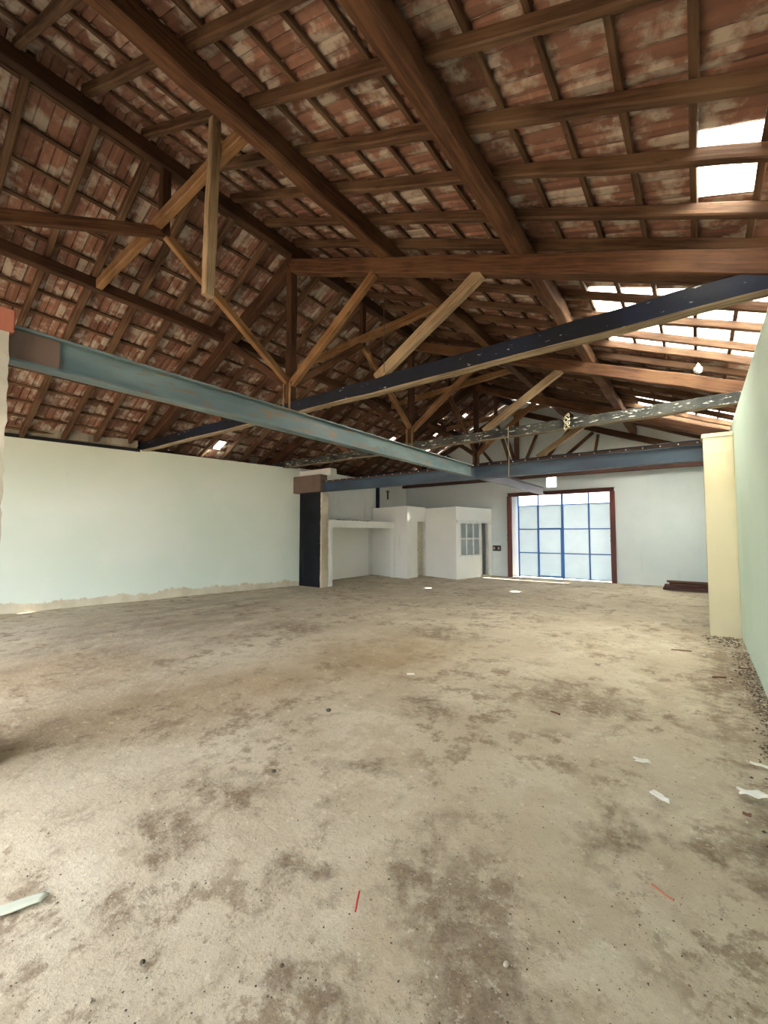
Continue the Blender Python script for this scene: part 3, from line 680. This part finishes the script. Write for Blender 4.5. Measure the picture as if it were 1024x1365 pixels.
# ------------------------------------------------------------------ litter on the floor
def flake(name, px, py, sx, sy, rot, mat, label, cat, seed, curl=.015, th=.003):
    c = on(px, py, 2, 0); rnd = random.Random(seed); v, f = [], []; n = 7
    edge = [rnd.uniform(.75, 1.1) for _ in range(4 * n)]
    for L_ in (0, 1):
        for j in range(n + 1):
            for i in range(n + 1):
                a, b = i / n * 2 - 1, j / n * 2 - 1
                k = .82 + .3 * mnoise.noise((a * 1.4 + seed, b * 1.4, 0))
                v.append((a * sx * k, b * sy * k, .004 + curl * (.5 + .5 * mnoise.noise((a * 1.5, b * 1.5, seed))) + L_ * th))
    m_ = (n + 1) ** 2
    for j in range(n):
        for i in range(n):
            a = j * (n+1) + i; f.append((a, a+1, a+n+2, a+n+1)); f.append((m_+a, m_+a+n+1, m_+a+n+2, m_+a+1))
    ring = [i for i in range(n+1)] + [j*(n+1)+n for j in range(1, n+1)] + [n*(n+1)+i for i in range(n-1, -1, -1)] + [j*(n+1) for j in range(n-1, 0, -1)]
    for q in range(len(ring)):
        a, b = ring[q], ring[(q+1) % len(ring)]; f.append((a, b, m_+b, m_+a))
    return tag(link(name, pymesh(name, v, f, True), mat, None, Matrix.Translation(c) @ Matrix.Rotation(rot, 4, 'Z')), label, cat)
flake('paper_scrap', 856, 1016, .055, .030, .3, 'paper', 'small torn white scrap lying left of the right wall', 'litter', 1)
flake('paper_scrap', 880, 1066, .060, .030, -.5, 'paper', 'curled white paper scrap, nearest of the litter to the viewer', 'litter', 2, .03)
flake('paper_scrap', 1012, 1022, .07, .03, -.2, 'paper', 'white paper scrap close to the foot of the mint wall', 'litter', 3)
flake('paper_scrap', 1006, 1063, .085, .045, .2, 'paper', 'largest crumpled paper scrap at the right edge', 'litter', 4, .04)
flake('paper_scrap', 548, 900, .05, .035, .9, 'paper', 'white scrap alone on the middle of the floor', 'litter', 5)
_a, _b = on(-20, 1222, 2, 0), on(66, 1194, 2, 0)
flake('glass_shard', 24, 1208, (_b - _a).length * .55, .04, math.atan2(_b.y - _a.y, _b.x - _a.x), 'shard', 'long pale green shard at the left edge of the floor', 'litter', 6, .003, .003)
tag(beam('plastic_strip', on(474, 1215, 2, .008), on(479, 1188, 2, .008), .008, .006, 'red_strip', None, 2, .001, .001), 'thin red plastic strip on the near floor', 'litter')
tag(beam('tile_splinter', on(868, 1178, 2, .012), on(898, 1200, 2, .012),   .012, .008, 'brick', None, 3, .004, .004), 'pink terracotta splinter on the near floor', 'litter')
for i, (a, b, lab) in enumerate([((895, 866), (922, 868), 'reddish splinter before the cream column'), ((985, 890), (1003, 893), 'reddish splinter at the foot of the mint wall'),
                              ((950, 902), (968, 903), 'small dark splinter right of the floor centre'), ((990, 1083), (1002, 1087), 'short dark splinter below the largest paper scrap'), ((735, 948), (746, 952), 'tiny splinter in the middle of the floor')]):
    tag(beam('splinter', on(*a, 2, .012), on(*b, 2, .012), .018, .014, 'twig', None, 2, .003, .004), lab, 'litter')
def rock(name, c, s, mat, seed):
    bm = bmesh.new(); bmesh.ops.create_icosphere(bm, subdivisions=2, radius=s)
    for q in bm.verts: q.co *= 1 + .35 * mnoise.noise(q.co / s * 1.1 + Vector((seed, 0, 0))); q.co.z *= .65
    me = bpy.data.meshes.new(name); bm.to_mesh(me); bm.free()
    return link(name, me, mat, None, Matrix.Translation(c + Vector((0, 0, s * .45))))
for i, (x, y, s, m, lab) in enumerate([(438, 948, .022, 'stone_dark', 'dark lump on the floor, farthest of the dark lumps'), (365, 1029, .015, 'stone_dark', 'small dark lump on the left part of the floor'),
                                  (376, 1288, .008, 'stone_dark', 'dark pebble on the near floor beside the brown stain'), (190, 1284, .010, 'stone_dark', 'dark grey stone on the near left floor'),
                                  (120, 1336, .010, 'stone', 'pale pebble in the bottom left corner'), (675, 1287, .011, 'stone', 'pale pebble on the near floor, right of the stain'),
                                  (939, 875, .035, 'stone', 'pale lump of rubble before the cream column'), (797, 886, .03, 'stone', 'small pale rubble on the floor right of centre')]):
    tag(rock('stone', on(x, y, 2, -.005), s, m, i * 3.7), lab, 'stone')
# loose grit and the dirt line along the right wall
random.seed(5)
def grit(name, n, place, smin, smax, mats, label):
    v, f, mi = [], [], []
    for k in range(n):
        x, y, z = place(); s = random.uniform(smin, smax) * random.choice((.6, .8, 1, 1.6)); b = len(v)
        for d in ((1, 0, 0), (0, 1, 0), (-1, 0, 0), (0, -1, 0), (0, 0, .7), (0, 0, -.6)):
            v.append((x + d[0] * s * random.uniform(.6, 1.3), y + d[1] * s * random.uniform(.6, 1.3), z + .003 + d[2] * s * random.uniform(.5, 1)))
        for a, c_ in ((0, 1), (1, 2), (2, 3), (3, 0)): f.extend([(b + a, b + c_, b + 4), (b + c_, b + a, b + 5)]); mi.extend([k % len(mats)] * 2)
    me = pymesh(name, v, f)
    for m in mats: me.materials.append(M[m])
    me.polygons.foreach_set('material_index', mi)
    tag(link(name, me, None), label, 'grit', kind='stuff')
def near():
    d = 1.2 * 5 ** random.random() * 1.2; a = YAW + random.uniform(-.8, .7); x, y = -d * math.sin(a), d * math.cos(a)
    return (min(x, .2 - random.random()), y, 0) if x > .2 else (x, y, 0)
grit('floor_grit', 5000, near, .0012, .004, ('stone_dark', 'stone', 'dirt'), 'fine dark and pale grit scattered over the floor')
grit('wall_dirt', 2600, lambda: (max(.5 - abs(random.gauss(0, .09)), .235), random.uniform(2.5, 7.5), 0), .003, .011, ('dirt', 'dirt', 'stone_dark', 'stone'), 'dark dirt and crumbs along the foot of the mint wall')
grit('column_rubble', 700, lambda: (random.uniform(.24, .5) if random.random() < .7 else random.uniform(.0, .5), 8.45 - min(abs(random.gauss(0, .3)), .85), 0), .004, .02, ('stone', 'dirt'), 'pale rubble crumbs before the cream column')
